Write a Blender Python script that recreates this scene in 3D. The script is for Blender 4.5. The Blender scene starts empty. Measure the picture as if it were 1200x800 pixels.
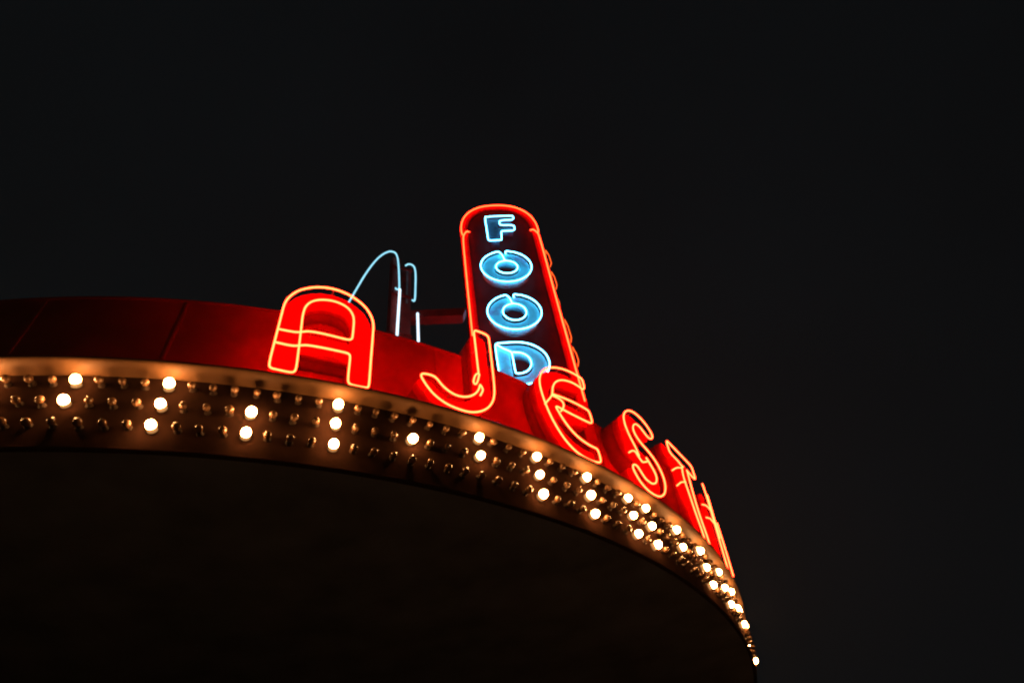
import bpy, bmesh, math, random
from mathutils import Vector, Matrix

random.seed(7)
S = bpy.context.scene
C = S.collection

# ------------------------------------------------------------------ camera
EYE = 1.6
cam_d = bpy.data.cameras.new('camera')
cam = bpy.data.objects.new('camera', cam_d)
C.objects.link(cam)
S.camera = cam
F_PX = 740.0                      # focal length in pixels of a 1200 px wide picture
cam_d.sensor_width = 36.0
cam_d.sensor_fit = 'HORIZONTAL'
cam_d.lens = F_PX / 1200.0 * 36.0
cam_d.clip_start = 0.05
cam_d.clip_end = 3000
# world axes seen from the camera: pitched up about 49 degrees, rolled about 10
ZV = Vector((487.7 - 600, -(-239.4 - 400), -F_PX)).normalized()     # world up in camera space
fwd = Vector((0, 0, -1))
YV = (fwd - ZV * fwd.dot(ZV)).normalized()                          # level forward in camera space
XV = YV.cross(ZV)
rot = Matrix((XV, YV, ZV))                                          # camera space -> world
cam.matrix_world = Matrix.Translation((0, 0, EYE)) @ rot.to_4x4()
cam_d.dof.use_dof = False

S.render.engine = 'CYCLES'
S.cycles.use_denoising = True
S.cycles.use_adaptive_sampling = True
S.cycles.adaptive_threshold = 0.01
S.cycles.max_bounces = 6
S.cycles.diffuse_bounces = 4
S.cycles.glossy_bounces = 3
S.cycles.caustics_reflective = False
S.cycles.caustics_refractive = False
S.cycles.sample_clamp_indirect = 8
S.cycles.filter_width = 2.2
S.render.resolution_x, S.render.resolution_y = 1024, 682
S.view_settings.view_transform = 'Standard'
S.view_settings.look = 'None'
S.view_settings.exposure = 0
S.view_settings.gamma = 1

# ------------------------------------------------------------------ night sky
W = bpy.data.worlds.new('World')
S.world = W
W.use_nodes = True
nt = W.node_tree
bg = nt.nodes['Background']
tc = nt.nodes.new('ShaderNodeTexCoord')
nz = nt.nodes.new('ShaderNodeTexNoise')
nz.inputs['Scale'].default_value = 2.0
nz.inputs['Detail'].default_value = 4
rp = nt.nodes.new('ShaderNodeValToRGB')
rp.color_ramp.elements[0].position = 0.3
rp.color_ramp.elements[0].color = (0.0023, 0.0033, 0.0038, 1)
rp.color_ramp.elements[1].position = 0.75
rp.color_ramp.elements[1].color = (0.0032, 0.0046, 0.0054, 1)
nt.links.new(tc.outputs['Generated'], nz.inputs['Vector'])
nt.links.new(nz.outputs['Fac'], rp.inputs['Fac'])
nt.links.new(rp.outputs['Color'], bg.inputs['Color'])
bg.inputs['Strength'].default_value = 1.0


# ------------------------------------------------------------------ materials
def paint(name, col, rough=0.5, spec=0.4, var=0.35, scale=6.0, wear=None, metal=0.0, bump=0.15, bscale=60.0):
    m = bpy.data.materials.new(name)
    m.use_nodes = True
    n, l = m.node_tree.nodes, m.node_tree.links
    p = n['Principled BSDF']
    p.inputs['Roughness'].default_value = rough
    p.inputs['Specular IOR Level'].default_value = spec
    p.inputs['Metallic'].default_value = metal
    t = n.new('ShaderNodeTexCoord')
    a = n.new('ShaderNodeTexNoise')
    a.inputs['Scale'].default_value = scale
    a.inputs['Detail'].default_value = 6
    r = n.new('ShaderNodeValToRGB')
    r.color_ramp.elements[0].position = 0.35
    r.color_ramp.elements[1].position = 0.7
    r.color_ramp.elements[0].color = tuple(c * (1 - var) for c in col) + (1,)
    r.color_ramp.elements[1].color = tuple(min(1, c * (1 + var * 0.4)) for c in col) + (1,)
    l.new(t.outputs['Object'], a.inputs['Vector'])
    l.new(a.outputs['Fac'], r.inputs['Fac'])
    out = r.outputs['Color']
    if wear:
        wcol, amount, wscale = wear
        b = n.new('ShaderNodeTexNoise')
        b.inputs['Scale'].default_value = wscale
        b.inputs['Detail'].default_value = 10
        b.inputs['Roughness'].default_value = 0.7
        g = n.new('ShaderNodeValToRGB')
        g.color_ramp.elements[0].position = 1 - amount - 0.05
        g.color_ramp.elements[1].position = 1 - amount + 0.05
        l.new(t.outputs['Object'], b.inputs['Vector'])
        l.new(b.outputs['Fac'], g.inputs['Fac'])
        x = n.new('ShaderNodeMix')
        x.data_type = 'RGBA'
        x.inputs[7].default_value = tuple(wcol) + (1,)
        l.new(g.outputs['Color'], x.inputs[0])
        l.new(out, x.inputs[6])
        out = x.outputs[2]
    l.new(out, p.inputs['Base Color'])
    if bump:
        q = n.new('ShaderNodeTexNoise')
        q.inputs['Scale'].default_value = bscale
        q.inputs['Detail'].default_value = 4
        bp = n.new('ShaderNodeBump')
        bp.inputs['Strength'].default_value = bump
        bp.inputs['Distance'].default_value = 0.01
        l.new(t.outputs['Object'], q.inputs['Vector'])
        l.new(q.outputs['Fac'], bp.inputs['Height'])
        l.new(bp.outputs['Normal'], p.inputs['Normal'])
    return m


def glow(name, col, strength, var=0.0):
    m = bpy.data.materials.new(name)
    m.use_nodes = True
    n, l = m.node_tree.nodes, m.node_tree.links
    p = n['Principled BSDF']
    p.inputs['Base Color'].default_value = (0.02, 0.02, 0.02, 1)
    p.inputs['Emission Color'].default_value = tuple(col) + (1,)
    p.inputs['Emission Strength'].default_value = strength
    if var:
        t = n.new('ShaderNodeTexCoord')
        a = n.new('ShaderNodeTexNoise')
        a.inputs['Scale'].default_value = 5.0
        mr = n.new('ShaderNodeMapRange')
        mr.inputs['To Min'].default_value = strength * (1 - var)
        mr.inputs['To Max'].default_value = strength * (1 + var)
        l.new(t.outputs['Object'], a.inputs['Vector'])
        l.new(a.outputs['Fac'], mr.inputs['Value'])
        l.new(mr.outputs['Result'], p.inputs['Emission Strength'])
    return m


M = {
    'letter_red': paint('letter red enamel', (0.62, 0.004, 0.004), 0.45, 0.0, 0.25, 5.0, ((0.30, 0.004, 0.004), 0.30, 9.0)),
    'box_red': paint('maroon box paint', (0.30, 0.006, 0.006), 0.6, 0.05, 0.3, 4.0, ((0.08, 0.006, 0.005), 0.30, 7.0)),
    'wall_red': paint('parapet red paint', (0.62, 0.006, 0.005), 0.6, 0.0, 0.3, 2.0, ((0.22, 0.006, 0.005), 0.25, 5.0)),
    'pylon_red': paint('tower sign dark red paint', (0.15, 0.006, 0.006), 0.55, 0.03, 0.35, 3.0, ((0.06, 0.006, 0.006), 0.33, 6.0)),
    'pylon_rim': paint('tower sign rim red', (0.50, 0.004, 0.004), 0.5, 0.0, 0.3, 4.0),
    'blue': paint('pale blue enamel', (0.26, 0.68, 0.80), 0.5, 0.1, 0.2, 5.0, ((0.36, 0.30, 0.48), 0.42, 4.0)),
    'lilac': paint('worn lilac enamel', (0.13, 0.16, 0.24), 0.5, 0.1, 0.4, 5.0, ((0.05, 0.03, 0.05), 0.45, 5.0)),
    'steel_red': paint('red oxide steel', (0.20, 0.02, 0.018), 0.6, 0.2, 0.4, 5.0),
    'steel_grey': paint('grey conduit', (0.25, 0.24, 0.26), 0.5, 0.3, 0.3, 5.0),
    'brown': paint('brown painted sheet', (0.028, 0.0135, 0.009), 0.85, 0.0, 0.5, 3.5, ((0.016, 0.009, 0.006), 0.38, 11.0), bump=0.3, bscale=25.0),
    'tan': paint('tan enamel moulding', (0.10, 0.053, 0.024), 0.55, 0.1, 0.3, 3.0, ((0.11, 0.06, 0.03), 0.34, 9.0), bump=0.2, bscale=20.0),
    'black': paint('black soffit sheet', (0.30, 0.44, 0.54), 0.7, 0.1, 0.3, 2.0, bump=0.05),
    'socket': paint('socket metal', (0.03, 0.016, 0.010), 0.6, 0.2, 0.3, 20.0, bump=0),
    'asphalt': paint('asphalt', (0.05, 0.05, 0.05), 0.9, 0.2, 0.3, 3.0),
    'concrete': paint('concrete pavement', (0.25, 0.24, 0.22), 0.9, 0.2, 0.3, 3.0),
    'plaster': paint('building plaster', (0.22, 0.17, 0.14), 0.9, 0.1, 0.3, 2.0),
    'shop_glass': paint('dark shop glass', (0.02, 0.02, 0.025), 0.08, 0.5, 0.1, 2.0, bump=0),
    'support': paint('glass tube support', (0.25, 0.12, 0.10), 0.3, 0.5, 0.2, 9.0, bump=0),
    'neon_red': glow('red neon gas', (1.0, 0.034, 0.0088), 30.0, 0.12),
    'neon_border': glow('orange red neon gas', (1.0, 0.028, 0.006), 22.0, 0.12),
    'neon_side': glow('dim orange neon gas', (1.0, 0.10, 0.012), 2.2, 0.25),
    'neon_blue': glow('blue white neon gas', (0.085, 0.50, 0.80), 20.0, 0.12),
    'neon_cyan': glow('pale cyan neon gas', (0.33, 0.80, 1.0), 1.25, 0.2),
    'neon_white': glow('white neon gas', (0.68, 0.86, 1.0), 1.8, 0.1),
    'bulb_on': glow('lit bulb glass', (1.0, 0.42, 0.13), 62.0),
}
# the burning glass is white hot round the filament and falls to a dim orange at the neck
n_, l_ = M['bulb_on'].node_tree.nodes, M['bulb_on'].node_tree.links
tc_ = n_.new('ShaderNodeTexCoord')
sx_ = n_.new('ShaderNodeSeparateXYZ')
l_.new(tc_.outputs['Object'], sx_.inputs[0])
for sock in ('Emission Strength',):
    fc = n_.new('ShaderNodeFloatCurve')
    mr_ = n_.new('ShaderNodeMapRange')
    mr_.inputs['From Min'].default_value = 0.010
    mr_.inputs['From Max'].default_value = 0.052
    l_.new(sx_.outputs['Y'], mr_.inputs['Value'])
    c_ = fc.mapping.curves[0]
    c_.points[0].location = (0, 1.0)
    c_.points[1].location = (1, 0.0035)
    for q in ((.10, .16), (.24, .018), (.50, .008)):
        c_.points.new(*q)
    fc.mapping.update()
    l_.new(mr_.outputs['Result'], fc.inputs['Value'])
    mu = n_.new('ShaderNodeMath')
    mu.operation = 'MULTIPLY'
    mu.inputs[1].default_value = 130.0
    l_.new(fc.outputs['Value'], mu.inputs[0])
    l_.new(mu.outputs[0], n_['Principled BSDF'].inputs[sock])
mb = bpy.data.materials.new('unlit amber bulb glass')
mb.use_nodes = True
p = mb.node_tree.nodes['Principled BSDF']
p.inputs['Base Color'].default_value = (0.17, 0.09, 0.042, 1)
p.inputs['Roughness'].default_value = 0.22
p.inputs['Specular IOR Level'].default_value = 0.6
p.inputs['Coat Weight'].default_value = 0.5
M['bulb_off'] = mb


# ------------------------------------------------------------------ helpers
def obj(name, me, mat=None, parent=None, loc=None, rot_e=None):
    o = bpy.data.objects.new(name, me)
    C.objects.link(o)
    if mat is not None and me is not None and not me.materials:
        me.materials.append(mat)
    if parent is not None:
        o.parent = parent
    if loc is not None:
        o.location = loc
    if rot_e is not None:
        o.rotation_euler = rot_e
    return o


def thing(name, label, cat, loc=(0, 0, 0), rot_e=(0, 0, 0), group=None):
    o = obj(name, None, loc=loc, rot_e=rot_e)
    o['label'] = label
    o['category'] = cat
    if group:
        o['group'] = group
    return o


def to_mesh(bm, name, smooth=False):
    bmesh.ops.recalc_face_normals(bm, faces=bm.faces)
    if smooth:
        for f in bm.faces:
            f.smooth = True
    me = bpy.data.meshes.new(name)
    bm.to_mesh(me)
    bm.free()
    return me


def box_me(name, x0, x1, y0, y1, z0, z1, bev=0.0):
    bm = bmesh.new()
    bmesh.ops.create_cube(bm, size=1)
    for v in bm.verts:
        v.co = Vector((x0 + (v.co.x + .5) * (x1 - x0), y0 + (v.co.y + .5) * (y1 - y0), z0 + (v.co.z + .5) * (z1 - z0)))
    if bev:
        bmesh.ops.bevel(bm, geom=bm.edges[:], offset=bev, segments=2, affect='EDGES')
    return to_mesh(bm, name)


def smooth_path(pts, closed=False, step=0.02, corner=0.032):
    """round every corner of a polyline: tight at sharp bends, wide where the path only curves"""
    P = [Vector(p) for p in pts]
    n = len(P)
    out = [] if closed else [P[0]]
    for i in (range(n) if closed else range(1, n - 1)):
        a, b, c = P[i - 1], P[i], P[(i + 1) % n]
        u, v = a - b, c - b
        lu, lv = u.length, v.length
        if lu < 1e-6 or lv < 1e-6:
            continue
        turn = math.pi - u.angle(v)
        cap = corner if turn > 0.75 else 10.0
        du, dv = min(lu * .5, cap), min(lv * .5, cap)
        if turn > 0.75:
            du = dv = min(du, dv)
        s0, s1 = b + u / lu * du, b + v / lv * dv
        k = max(2, min(8, int((du + dv) / step) + 1)) if turn > 0.03 else 1
        for j in range(k + 1):
            t = j / k
            q = s0 * (1 - t) ** 2 + b * 2 * t * (1 - t) + s1 * t * t
            if not out or (q - out[-1]).length > 1e-4:
                out.append(q)
    if not closed and (P[-1] - out[-1]).length > 1e-4:
        out.append(P[-1])
    if closed and (out[0] - out[-1]).length < 1e-4:
        out.pop()
    return out


def tube_me(name, paths, r=0.0080, sides=8):
    """paths: list of (points, closed)"""
    bm = bmesh.new()
    for pts, closed in paths:
        P = smooth_path(pts, closed)
        n = len(P)
        rings = []
        ref = None
        for i, p in enumerate(P):
            a = P[(i - 1) % n] if closed or i > 0 else p
            b = P[(i + 1) % n] if closed or i < n - 1 else p
            t = (b - a).normalized()
            if ref is None:
                ref = t.orthogonal().normalized()
            ref = (ref - t * ref.dot(t)).normalized()
            q = t.cross(ref)
            rings.append([bm.verts.new(p + (ref * math.cos(2 * math.pi * k / sides) + q * math.sin(2 * math.pi * k / sides)) * r) for k in range(sides)])
        m = n if closed else n - 1
        for i in range(m):
            A, B = rings[i], rings[(i + 1) % n]
            off = 0
            if closed and i == n - 1:
                off = min(range(sides), key=lambda o: (A[0].co - B[o].co).length)
            for k in range(sides):
                bm.faces.new((A[k], A[(k + 1) % sides], B[(k + 1 + off) % sides], B[(k + off) % sides]))
        if not closed:
            for ring, e, d in ((rings[0], P[0], P[0] - P[1]), (rings[-1], P[-1], P[-1] - P[-2])):
                tip = bm.verts.new(e + d.normalized() * r)
                for k in range(sides):
                    bm.faces.new((ring[k], ring[(k + 1) % sides], tip))
    return to_mesh(bm, name, True)


def offset_poly(pts, d):
    """move a closed 2D outline outwards by d (inwards when negative)"""
    n = len(pts)
    area = sum(pts[i][0] * pts[(i + 1) % n][1] - pts[(i + 1) % n][0] * pts[i][1] for i in range(n))
    sgn = 1 if area > 0 else -1
    out = []
    for i in range(n):
        a, b, c = Vector(pts[i - 1][:2]), Vector(pts[i][:2]), Vector(pts[(i + 1) % n][:2])
        u, v = (b - a), (c - b)
        if u.length < 1e-6 or v.length < 1e-6:
            continue
        u.normalize(); v.normalize()
        n1, n2 = Vector((u.y, -u.x)) * sgn, Vector((v.y, -v.x)) * sgn
        m = (n1 + n2)
        if m.length < 0.2:
            m = n1
        m.normalize()
        k = min(2.0, 1 / max(0.4, m.dot(n1)))
        p = b + m * d * k
        out.append((p.x, p.y))
    return out


def plate_me(name, outlines, y0, y1, grow=0.0, bev=0.0):
    """solid plate in the local XZ plane from depth y0 (front) to y1 (back); first outline is the rim, the others holes"""
    cu = bpy.data.curves.new(name, 'CURVE')
    cu.dimensions = '2D'
    cu.fill_mode = 'BOTH'
    cu.extrude = (y1 - y0) / 2
    for i, o in enumerate(outlines):
        o = offset_poly(o, grow if i == 0 else -grow)
        sp = cu.splines.new('POLY')
        sp.points.add(len(o) - 1)
        for k, (x, z) in enumerate(o):
            sp.points[k].co = (x, z, 0, 1)
        sp.use_cyclic_u = True
    tmp = bpy.data.objects.new('tmp', cu)
    me = bpy.data.meshes.new_from_object(tmp)
    bpy.data.objects.remove(tmp)
    bpy.data.curves.remove(cu)
    me.name = name
    for v in me.vertices:
        x, z, d = v.co
        v.co = (x, (y0 + y1) / 2 - d, z)
    bm = bmesh.new()
    bm.from_mesh(me)
    bmesh.ops.remove_doubles(bm, verts=bm.verts, dist=1e-5)
    bpy.data.meshes.remove(me)
    return to_mesh(bm, name)


def P2(path):
    """2D outline (x, z) smoothed for use as a plate rim"""
    return [(v.x, v.z) for v in smooth_path([(x, 0, z) for x, z in path], True, 0.03)]


def at(path, y):
    return [(x, y, z) for x, z in path]


# ------------------------------------------------------------------ ground, building
g = obj('ground', box_me('ground', -60, 60, -60, 60, -0.3, 0.0), M['asphalt'])
g['kind'] = 'structure'
cx, cy, R = -5.102, 10.0, 7.569          # centre and radius of the round marquee
ZB = EYE                                  # heights below are counted from the eye


def revolve(name, prof, a0=-math.pi, a1=math.pi, n=300, closed=True):
    """sweep a profile [(radius, z)] round the marquee axis; angle 0 points to -y"""
    bm = bmesh.new()
    full = abs((a1 - a0) - 2 * math.pi) < 1e-6
    cnt = n if full else n + 1
    rings = []
    for i in range(cnt):
        a = a0 + (a1 - a0) * i / n
        rings.append([bm.verts.new((r * math.sin(a), -r * math.cos(a), z)) for r, z in prof])
    m = len(prof)
    for i in range(n):
        A, B = rings[i], rings[(i + 1) % cnt]
        for k in range(m if closed else m - 1):
            bm.faces.new((A[k], A[(k + 1) % m], B[(k + 1) % m], B[k]))
    if not full and closed:
        bm.faces.new(rings[0]); bm.faces.new(rings[-1])
    bmesh.ops.remove_doubles(bm, verts=bm.verts, dist=1e-5)
    return to_mesh(bm, name)


pv = obj('pavement', box_me('pavement', -40, 40, -3.0, 10.0, 0.0, 0.13), M['concrete'])
pv['kind'] = 'structure'

bld = thing('building', 'dark low building underneath the round marquee', 'building', (cx, cy, 0.13), (0, 0, 0.4))
obj('wall', box_me('wall', -12, 5.6, 0.35, 0.75, 0, 4.4), M['plaster'], bld)
obj('window', box_me('window', -5, -1.5, 0.28, 0.34, 0.8, 2.8), M['shop_glass'], bld)
obj('window', box_me('window', 1.2, 4.8, 0.28, 0.34, 0.8, 2.8), M['shop_glass'], bld)
obj('door', box_me('door', -0.6, 0.4, 0.28, 0.34, 0.0, 2.4), M['shop_glass'], bld)
obj('roof', box_me('roof', -12, 5.6, 0.76, 9, 4.1, 4.3), M['black'], bld)

# ------------------------------------------------------------------ marquee
mq = thing('marquee', 'round marquee with three rows of bulbs on its brown fascia and a tan cornice', 'marquee', (cx, cy, ZB))
RP = R - 0.055                            # bulb panel radius
obj('bulb_panel', revolve('bulb_panel', [(RP, 2.945), (RP, 3.612), (RP - 0.06, 3.612), (RP - 0.06, 2.945)]), M['brown'], mq)
cor = [(RP - 0.02, 3.598), (RP + 0.012, 3.590), (RP + 0.030, 3.592), (RP + 0.085, 3.600), (RP + 0.125, 3.612),
       (RP + 0.142, 3.624), (RP + 0.146, 3.636), (RP + 0.140, 3.648), (RP + 0.10, 3.655), (RP - 0.02, 3.655)]
cme = revolve('cornice', cor)
for f in cme.polygons:
    f.use_smooth = True
obj('cornice', cme, M['tan'], mq)
obj('lower_lip', revolve('lower_lip', [(RP - 0.03, 2.918), (RP + 0.006, 2.919), (RP + 0.011, 2.924), (RP + 0.012, 2.934), (RP + 0.008, 2.942), (RP - 0.03, 2.944)]), M['brown'], mq)
obj('soffit', revolve('soffit', [(0.01, 2.928), (RP - 0.031, 2.928), (RP - 0.031, 3.0), (0.01, 3.0)]), M['black'], mq)
obj('deck', revolve('deck', [(0.01, 3.62), (RP - 0.021, 3.62), (RP - 0.021, 3.658), (0.01, 3.658)]), M['black'], mq)

# bulbs: three rings of sockets, some burning
bm = bmesh.new()
prof = [(0.0, -0.030), (0.012, -0.0275), (0.022, -0.020), (0.028, -0.009), (0.0295, 0.002), (0.027, 0.013), (0.021, 0.022), (0.014, 0.029), (0.011, 0.036)]
N = 14
rings = []
for r, y in prof[1:]:
    rings.append([bm.verts.new((r * math.cos(2 * math.pi * k / N), y, r * math.sin(2 * math.pi * k / N))) for k in range(N)])
tip = bm.verts.new((0, prof[0][1], 0))
for k in range(N):
    bm.faces.new((tip, rings[0][(k + 1) % N], rings[0][k]))
for A, B in zip(rings, rings[1:]):
    for k in range(N):
        bm.faces.new((A[k], A[(k + 1) % N], B[(k + 1) % N], B[k]))
bm.faces.new(rings[-1])
bulb_off = to_mesh(bm, 'bulb_unlit', True)
bulb_on = bulb_off.copy()                 # pear shaped burning lamps, enlarged and flared at the neck to imitate bloom
for v, (r_, y_) in zip([w for w in bulb_on.vertices if not (abs(w.co.x) < 1e-6 and abs(w.co.z) < 1e-6)],
                       [q for q in [(.014, -.036), (.026, -.028), (.033, -.014), (.035, 0.0), (.034, .014), (.033, .027), (.034, .040), (.037, .0535)] for _ in range(14)]):
    k = r_ / max(1e-6, math.hypot(v.co.x, v.co.z))
    v.co = (v.co.x * k, y_, v.co.z * k)
bulb_off.materials.append(M['bulb_off'])
bulb_on.materials.append(M['bulb_on'])
bm = bmesh.new()
rr = [(0.0135, 0.026), (0.017, 0.024), (0.019, 0.030), (0.019, 0.046), (0.025, 0.049), (0.027, 0.056)]
rings = [[bm.verts.new((r * math.cos(2 * math.pi * k / 12), y, r * math.sin(2 * math.pi * k / 12))) for k in range(12)] for r, y in rr]
for A, B in zip(rings, rings[1:]):
    for k in range(12):
        bm.faces.new((A[k], A[(k + 1) % 12], B[(k + 1) % 12], B[k]))
bm.faces.new(rings[0])
socket = to_mesh(bm, 'socket', True)
socket.materials.append(M['socket'])

A0, AS = 0.51066, 0.01969
ROWS = [3.5, 3.301, 3.102]
LIT = {0: (0, 1, 2), 4: (1,), 8: (0, 1), 12: (0, 1, 2), 16: (0, 1, 2), 20: (0, 1, 2), 22: (0, 1, 2), 26: (0, 1), 30: (0, 1, 2),
       34: (0, 1, 2), 38: (0, 1, 2), 42: (0, 1), 46: (0, 1, 2), -4: (1, 2), -8: (0, 1, 2), -12: (0, 1), -16: (0, 1, 2), -20: (0, 2), -24: (0, 1, 2), -28: (1,)}
for k in range(-34, 52):
    for j, z in enumerate(ROWS):
        a = A0 + AS * k + random.uniform(-.0006, .0006)
        on = j in LIT.get(k, ())
        b = obj('bulb', bulb_on if on else bulb_off, None, mq, (R * math.sin(a), -R * math.cos(a), z + random.uniform(-.004, .004)),
                (random.uniform(-.16, .16), 0, a + random.uniform(-.16, .16)))
        b.scale = (random.uniform(.93, 1.06),) * 3
        if on:
            b['label'] = 'lit bulb'
        obj('socket', socket, None, b)

# parapet wall behind the letters
wl = thing('parapet_wall', 'curved red sheet metal parapet behind the neon letters', 'wall', (cx, cy, ZB))
RW = R - 0.30
obj('sheet', revolve('sheet', [(RW, 3.66), (RW, 4.82), (RW - 0.05, 4.82), (RW - 0.05, 3.66)], -1.2, 1.62, 180), M['wall_red'], wl)
obj('coping', revolve('coping', [(RW + 0.012, 4.822), (RW + 0.012, 4.846), (RW - 0.06, 4.846), (RW - 0.06, 4.822)], -1.2, 1.62, 180), M['wall_red'], wl)
seam = box_me('seam_strip', -0.012, 0.012, -0.007, -0.001, 3.665, 4.815)
seam.materials.append(M['wall_red'])
for i in range(18):
    a = -1.1 + i * 0.158
    obj('seam_strip', seam, None, wl, (RW * math.sin(a), -RW * math.cos(a), 0), (0, 0, a))

# ------------------------------------------------------------------ marquee letters
post = box_me('tube_support', -0.004, 0.004, 0.0, 0.078, -0.004, 0.004)
post.materials.append(M['support'])


def letter(name, label, o, psi, lean, outlines, tubes, depth=0.36, supports=()):
    t = thing(name, label, 'neon letter', (o[0], o[1], o[2] + ZB), (lean, 0, psi), 'neon letters standing on the marquee')
    obj('channel_face', plate_me('channel_face', outlines, 0.075, 0.175, -0.004), M['letter_red'], t)
    obj('backing_box', plate_me('backing_box', outlines, 0.1755, depth, -0.010), M['box_red'], t)
    for pts, closed in tubes:
        obj('neon_tube', tube_me('neon_tube', [(pts, closed)]), M['neon_red'], t)
    for x, z in supports:
        obj('tube_support', post, None, t, (x, 0, z))
    return t


# A: one bent tube, crossbar ends run on across the left leg
arch = [(.322, .74), (.322, .90), (.298, 1.006), (.248, 1.107), (.194, 1.168), (.119, 1.227), (.036, 1.266), (-.07, 1.283),
        (-.176, 1.266), (-.259, 1.227), (-.334, 1.168), (-.388, 1.107), (-.438, 1.006), (-.462, .90), (-.462, .74)]
inn = [(.147, .66), (.147, .76), (.143, .90), (.128, .972), (.092, 1.038), (.032, 1.084), (-.06, 1.104), (-.155, 1.084), (-.228, 1.038), (-.272, .972), (-.292, .898), (-.294, .779)]
a_tube = ([(-.45, .385), (-.322, .383), (-.262, .412), (-.215, .434), (-.09, .444), (.11, .447), (.138, .437), (.148, .408), (.148, .28), (.150, .13), (.160, .094), (.184, .08),
           (.295, .08), (.318, .092), (.324, .131), (.322, .335), (.322, .54)] + arch +
          [(-.462, .4), (-.462, .12), (-.445, .083), (-.30, .078), (-.268, .09), (-.257, .13), (-.265, .30), (-.277, .50), (-.287, .68)] + inn[::-1] +
          [(.142, .632), (.113, .614), (.02, .618), (-.109, .621), (-.218, .612), (-.262, .588), (-.30, .566), (-.347, .556), (-.45, .552)])
a_out = [(-.46, .03), (-.262, .03), (-.27, .22), (-.275, .435), (.145, .435), (.150, .22), (.150, .03), (.322, .03), (.322, .5)] + arch + [(-.462, .4)]
a_hole = [(-.285, .64), (.145, .64)] + inn
letter('neon_letter', 'large red neon capital A with arched top, furthest left of the letters', (-1.49, 3.348, 3.66), .535, 0,
       [a_out, a_hole], [(at(a_tube, 0), False)],
       supports=[(.322, .3), (.322, .8), (-.07, 1.283), (-.462, .5), (.02, .447), (-.2, .617), (.15, .2), (.24, .08)])

# J
j_main = [(.183, .655), (.181, .859), (.181, 1.114), (.178, 1.268), (.198, 1.302), (.318, 1.308), (.354, 1.285), (.358, 1.204), (.354, .941), (.350, .648),
          (.342, .484), (.318, .364), (.263, .256), (.185, .173), (.093, .118), (.015, .097), (-.068, .094), (-.150, .100), (-.223, .122), (-.303, .168),
          (-.366, .238), (-.415, .315), (-.425, .355), (-.397, .385), (-.305, .400), (-.262, .375), (-.216, .312), (-.135, .262), (-.051, .252), (.037, .281), (.112, .344), (.162, .42), (.18, .483)]
letter('neon_letter', 'large red neon capital J hooking left in front of the tower sign', (-.502, 3.989, 3.66), .70, 0,
       [j_main], [(at(j_main, 0), False),
                  ([(.183, 0, .655), (.160, .010, .645), (.143, .02, .60), (.128, .02, .53), (.145, .02, .505), (.165, .01, .53), (.191, 0, .648)], False),
                  ([(.18, 0, .483), (.185, 0, .51), (.225, .01, .467), (.190, .02, .385)], False)],
       depth=0.42, supports=[(.18, 1.0), (.355, 1.1), (.35, .7), (.26, .25), (-.07, .094), (-.36, .235), (-.13, .262)])

# E, rounded
e_in = [(-.045, .644), (-.092, .640), (-.072, .590), (-.024, .491), (.043, .397), (.135, .322), (.259, .280), (.366, .276), (.384, .250), (.384, .140), (.366, .102),
        (.300, .080), (.205, .075), (.097, .092), (.003, .142), (-.083, .233), (-.16, .374), (-.215, .535), (-.250, .735), (-.254, .893), (-.22, 1.022), (-.148, 1.142), (-.031, 1.246),
        (.118, 1.315), (.274, 1.342), (.418, 1.329), (.446, 1.299), (.444, 1.173), (.415, 1.128), (.328, 1.156), (.231, 1.160), (.098, 1.121), (-.007, 1.035), (-.069, .926), (-.092, .826)]
e_bar = [(-.089, .808), (.02, .822), (.127, .832), (.292, .829), (.395, .812), (.414, .78), (.414, .66), (.398, .628), (.366, .618), (.238, .622), (.077, .631), (-.045, .644)]
letter('neon_letter', 'large red neon rounded capital E overlapping the tower sign corner', (.384, 4.785, 3.66), .775, 0,
       [e_in + e_bar[:-1]], [(at(e_in + [(-.116, .765), (-.237, .599)], 0), False), (at(e_bar, 0), False),
                             ([(-.092, .008, .796), (.015, .012, .800), (.058, .015, .765), (.045, .015, .70), (-.019, .01, .609)], False)],
       depth=0.33, supports=[(-.25, .8), (.12, 1.315), (.43, 1.2), (.3, .829), (.3, .62), (-.16, .374), (.2, .075), (.38, .2)])

# S
s_main = [(-.021, .53), (-.033, .644), (-.078, .755), (-.104, .88), (-.100, 1.012), (-.050, 1.141), (.060, 1.255), (.185, 1.306), (.296, 1.294), (.402, 1.231), (.463, 1.141), (.471, 1.055),
          (.412, .990), (.345, .977), (.293, 1.024), (.239, 1.084), (.162, 1.097), (.085, 1.035), (.043, .944), (.062, .855), (.134, .776), (.246, .708), (.335, .608), (.376, .46), (.356, .309),
          (.283, .178), (.180, .085), (.075, .045), (-.048, .045), (-.144, .086), (-.210, .16), (-.243, .265), (-.212, .327), (-.140, .350), (-.097, .288), (-.048, .213), (.051, .190), (.153, .243), (.214, .341), (.208, .428), (.16, .522), (.125, .575)]
s_out = s_main[1:-2] + [(.16, .51), (.09, .585)]
letter('neon_letter', 'large red neon capital S on the curve between the E and the T', (1.158, 5.636, 3.66), .90, 0,
       [s_out], [(at(s_main, 0), False),
                 ([(-.165, .03, .527), (-.106, .02, .577), (-.055, .01, .590), (-.034, 0, .50), (.007, 0, .456), (.134, .01, .533)], False)],
       depth=0.44, supports=[(-.1, .9), (.185, 1.306), (.46, 1.1), (.36, .55), (.28, .178), (-.2, .15), (.0, .19)])

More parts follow.
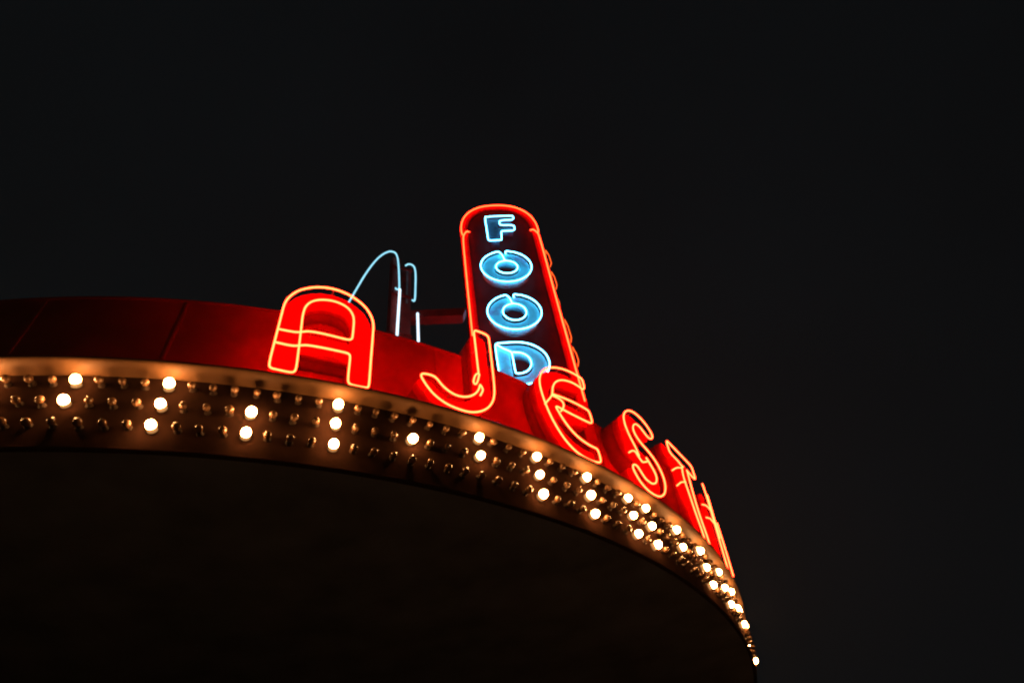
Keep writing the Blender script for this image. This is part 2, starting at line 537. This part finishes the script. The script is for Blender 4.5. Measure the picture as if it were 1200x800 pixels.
# T, seen almost edge on
t_bar = [(-.015, 1.085), (-.10, 1.075), (-.143, 1.100), (-.335, 1.102), (-.385, 1.125), (-.391, 1.255), (-.37, 1.296), (-.164, 1.294), (.075, 1.288), (.300, 1.280), (.330, 1.250), (.334, 1.10), (.310, 1.068), (.18, 1.066), (.075, 1.085)]
t_out = [(-.391, 1.10), (-.391, 1.296), (.334, 1.285), (.334, 1.075), (.082, 1.075), (.065, .60), (.105, .05), (-.03, .05), (-.085, .60), (-.12, 1.08)]
letter('neon_letter', 'large red neon capital T seen nearly edge on beside the S', (1.799, 6.801, 3.66), 1.05, .08,
       [t_out], [(at(t_bar, 0), False),
                 (at([(.087, 1.087), (.070, .886), (.056, .693), (.056, .489), (.080, .307), (.105, .197), (.112, .06)], 0), False),
                 (at([(-.071, 1.06), (-.120, .926), (-.122, .811), (-.095, .647), (-.067, .413), (-.038, .267), (-.020, .195), (-.012, .06)], 0), False),
                 ([(-.325, .05, .895), (-.206, .02, .99), (-.088, 0, 1.033)], False),
                 ([(-.310, .05, .682), (-.203, .02, .779), (-.098, 0, .819)], False)],
       depth=0.46, supports=[(-.3, 1.102), (.3, 1.068), (.06, .5), (-.08, .5)])

# I, further round the curve
i_out = [(-.05, .05), (.12, .05), (.12, 1.20), (-.05, 1.20)]
letter('neon_letter', 'red neon capital I seen edge on, furthest right of the letters', (2.163, 7.639, 3.66), 1.15, .10,
       [i_out], [(at([(-.131, 1.276), (-.10, 1.18), (-.077, 1.07), (-.083, .709), (-.072, .45), (-.067, .275), (-.066, .07)], 0), False),
                 (at([(-.05, 1.14), (-.045, .95), (-.05, .70), (-.045, .50)], -.006), False),
                 (at([(.090, .785), (.108, .60), (.125, .45), (.136, .292), (.14, .07)], 0), False),
                 ([(-.27, .05, .90), (-.17, .02, .93), (-.08, 0, .89)], False),
                 ([(-.25, .05, .72), (-.16, .02, .74), (-.08, 0, .69)], False)],
       depth=0.44, supports=[(-.07, .5), (.12, .4)])

# ------------------------------------------------------------------ tower sign FOOD
tw = thing('tower_sign', 'tall round topped dark red tower sign spelling FOOD in blue neon', 'sign', (0, 5.158, 4.5 + ZB), (0, 0, .165))
uc, hw, vs, vt = .115, .600, 4.02, 4.825


def arc_top(hw_, top, sp, n=22):
    # flat-topped arch: superellipse
    out = []
    for i in range(n + 1):
        t = math.pi * i / n
        c_, s_ = math.cos(t), math.sin(t)
        out.append((uc + hw_ * math.copysign(abs(c_) ** 0.86, c_), sp + (top - sp) * abs(s_) ** 0.86))
    return out


def tower_outline(g_):
    return [(uc + hw + g_, -.84)] + arc_top(hw + g_, vt + g_, vs) + [(uc - hw - g_, -.84)]


obj('cabinet', plate_me('cabinet', [tower_outline(0.018)], 0.052, 0.42), M['pylon_rim'], tw)
obj('face_panel', plate_me('face_panel', [tower_outline(0.022)], 0.040, 0.0515), M['pylon_red'], tw)
obj('border_glow_trim', plate_me('border_glow_trim', [tower_outline(0.016), [(uc + hw - .10, -.80)] + arc_top(hw - .10, vt - .10, vs) + [(uc - hw + .10, -.80)]], 0.031, 0.0395), M['pylon_rim'], tw)  # raised trim, brighter red than the panel to widen the tubes' glow
# border neon: arch, then the two long sides, with their ends turned in
obj('neon_tube', tube_me('neon_tube', [(at([(uc - hw + .012, 3.93)] + arc_top(hw, vt, vs)[::-1] + [(uc + hw - .012, 3.93)], 0), False)], .009), M['neon_border'], tw)
obj('neon_tube', tube_me('neon_tube', [([(-.36, .03, 4.06), (-.40, .01, 4.05), (-.455, 0, 3.93), (-.470, 0, 3.80), (-.478, 0, 3.2), (-.480, 0, 1.6), (-.480, 0, .3)], False)], .009), M['neon_border'], tw)
obj('neon_tube', tube_me('neon_tube', [([(.60, .03, 4.06), (.64, .01, 4.05), (.695, 0, 3.93), (.705, 0, 3.80), (.70, 0, 2.6), (.696, 0, 1.3), (.700, 0, .3)], False)], .009), M['neon_border'], tw)
# short bent tubes on the cabinet's right side
def sharp(pts):
    """guard points beside every bend, so the tube keeps tight bends"""
    V = [Vector(p) for p in pts]
    out = [V[0]]
    for p0, p1, p2 in zip(V, V[1:], V[2:]):
        out += [p1 + (p0 - p1).normalized() * .012, p1, p1 + (p2 - p1).normalized() * .012]
    return out + [V[-1]]


for v0, v1, w_ in ((3.50, 3.05, .085), (2.93, 2.50, .072), (2.36, 2.08, .030), (1.83, 1.36, .062), (1.28, .92, .070)):
    pts = [(.715 + w_ * .45, .05, v1), (.715 + w_ * .85, .05, v1 + .10), (.715 + w_ * .80, .05, v0 - .13), (.715 + w_ * .45, .05, v0), (.715 + w_ * .30, .05, v0 - .12)]
    obj('side_tube', tube_me('side_tube', [(sharp(pts), False)], .0062), M['neon_side'], tw)

KD = 0.102
kk = (5.088 - KD) / 5.088


def T2(p):      # letter shapes are measured on the border plane; bring them forward to their own plane
    return ((p[0] + .847) * kk - .847, (4.5 + p[1]) * kk - 4.5)


def food(letter_name, outlines, tubes):
    me = plate_me('blue_letter', [[T2(p) for p in o] for o in outlines], -0.066, 0.0395, -0.024)
    o = obj('blue_letter', me, M['lilac' if letter_name == 'F' else 'blue'], tw)
    o['label'] = ('worn lilac' if letter_name == 'F' else 'pale blue') + ' letter ' + letter_name
    for pts, closed in tubes:
        obj('neon_tube', tube_me('neon_tube', [([(T2(p)[0], -KD, T2(p)[1]) for p in pts], closed)], .0066), M['neon_blue'], o)


def ell(x, z, rx, rz, a0, a1, n=26):
    return [(x + rx * math.cos(math.radians(a0 + (a1 - a0) * i / n)), z + rz * math.sin(math.radians(a0 + (a1 - a0) * i / n))) for i in range(n + 1)]


f_out = [(-.085, 4.47), (.36, 4.475), (.36, 4.345), (.135, 4.33), (.125, 4.185), (.345, 4.178), (.345, 4.015), (.128, 4.005), (.110, 3.745), (-.090, 3.74)]
f_tube = [(-.03, 4.45), (-.02, 4.467), (.33, 4.474), (.365, 4.462), (.370, 4.375), (.345, 4.345), (.17, 4.335), (.135, 4.315), (.130, 4.205), (.155, 4.182), (.325, 4.178), (.350, 4.155), (.350, 4.045), (.325, 4.015), (.155, 4.010), (.130, 3.99), (.118, 3.775), (.105, 3.745),
          (-.065, 3.742), (-.090, 3.76), (-.088, 4.10), (-.085, 4.45), (-.07, 4.467), (-.045, 4.45)]
food('F', [f_out], [(f_tube, False)])
for (x, z, rx, rz, ix, iz, irx, irz) in ((.107, 3.045, .366, .390, .113, 3.018, .157, .160), (.102, 1.983, .356, .373, .103, 1.972, .155, .175)):
    tube = ell(x, z, rx, rz, 84, -258, 44) + [(x - .03, z + rz * .80), (ix - .012, iz + irz * 1.05)] + ell(ix, iz, irx, irz, 80, -268, 30)
    tube[:0] = [(x + .03, z + rz * .80), (x + .022, z + rz * .93)]
    food('O', [ell(x, z, rx, rz, 0, 352, 44), ell(ix, iz, irx, irz, 0, 345, 23)], [(tube, False)])
d_out = [(-.215, 1.366), (-.02, 1.366)] + ell(.03, .99, .375, .376, 80, -80, 18) + [(-.02, .612), (-.215, .612)]
d_in = [(-.024, 1.175), (.03, 1.175)] + ell(.03, .99, .157, .185, 80, -80, 12) + [(-.024, .805)]
food('D', [d_out, d_in],
     [([(-.19, 1.335), (-.19, 1.360), (-.02, 1.366)] + ell(.03, .99, .375, .376, 80, -80, 18) + [(-.19, .612), (-.213, .64), (-.215, 1.0), (-.215, 1.30), (-.205, 1.345)], False),
      ([(-.20, 1.34), (-.14, 1.27), (-.05, 1.205), (-.028, 1.185)] + [(-.024, 1.10), (-.024, .83), (-.01, .805), (.03, .803)] + ell(.03, .99, .157, .185, -75, 78, 14) + [(-.01, 1.182)], False)])

# ------------------------------------------------------------------ steel frame with blue tubes behind the A
fr = thing('sign_frame', 'dark red steel mast with cross arm and pale blue bent neon tubes', 'sign frame', (-1.142, 4.201, 4.6 + ZB), (0, 0, .55))
zb = -.935
obj('post', box_me('post', -.125, -.022, 0.02, .14, zb, 2.07, .004), M['steel_red'], fr)
obj('post', box_me('post', .000, .118, 0.05, .19, zb, 1.90, .004), M['steel_red'], fr)
obj('conduit', box_me('conduit', .055, .075, .028, .048, 1.22, 1.885, .003), M['steel_grey'], fr)
ar = obj('cross_arm', None, None, fr, (.10, .08, 0), (0, 0, .165 - .55))
me = box_me('cross_arm', 0, .62, 0, .12, 1.00, 1.13, .004)
for v in me.vertices:
    if v.co.x > .4:
        v.co.x += (v.co.z - 1.06) * .35
bpy.data.objects.remove(ar)
obj('cross_arm', me, M['steel_red'], fr, (.10, .05, 0), (0, 0, .165 - .55))
for y_, z_ in ((.02, .60), (.02, 1.30), (.02, 1.85)):
    obj('bracket', box_me('bracket', -.13, .12, -.004, .019, z_, z_ + .035, .002), M['steel_red'], fr)
arc = [(-.78, .10), (-.65, .62), (-.565, .974), (-.502, 1.254), (-.424, 1.559), (-.338, 1.833), (-.252, 2.017), (-.175, 2.110), (-.112, 2.118), (-.076, 2.030), (-.056, 1.758), (-.046, 1.50), (-.043, 1.41)]
obj('arc_tube', tube_me('arc_tube', [(at(arc, -.02) + [(-.05, -.01, 1.375), (-.075, .0, 1.39), (-.078, .01, 1.42)], False)], .0095), M['neon_cyan'], fr)
obj('straight_tube', tube_me('straight_tube', [(at([(-.038, 1.367), (-.045, .95), (-.055, .45), (-.055, .2)], -.025), False)], .0145), M['neon_white'], fr)
obj('hook_tube', tube_me('hook_tube', [(at([(.028, 1.908), (.060, 1.961), (.108, 1.972), (.143, 1.93), (.156, 1.789), (.153, 1.5), (.148, 1.28), (.135, 1.235), (.115, 1.25)], -.01), False)], .0095), M['neon_cyan'], fr)
obj('straight_tube', tube_me('straight_tube', [(at([(.178, 1.029), (.183, .75), (.187, .45), (.187, .2)], -.01), False)], .0145), M['neon_white'], fr)

# ------------------------------------------------------------------ thin mist added to spread the neon's glow into the sky
hz = obj('glow_haze', box_me('glow_haze', -62, 62, -62, 62, -1.3, 13.0))
hz['kind'] = 'stuff'
mh = bpy.data.materials.new('glow mist')
mh.use_nodes = True
n = mh.node_tree.nodes
n.remove(n['Principled BSDF'])
v = n.new('ShaderNodeVolumePrincipled')
v.inputs['Color'].default_value = (0.9, 0.9, 0.9, 1)
v.inputs['Density'].default_value = 0.0012
mh.node_tree.links.new(v.outputs['Volume'], n['Material Output'].inputs['Volume'])
hz.data.materials.append(mh)
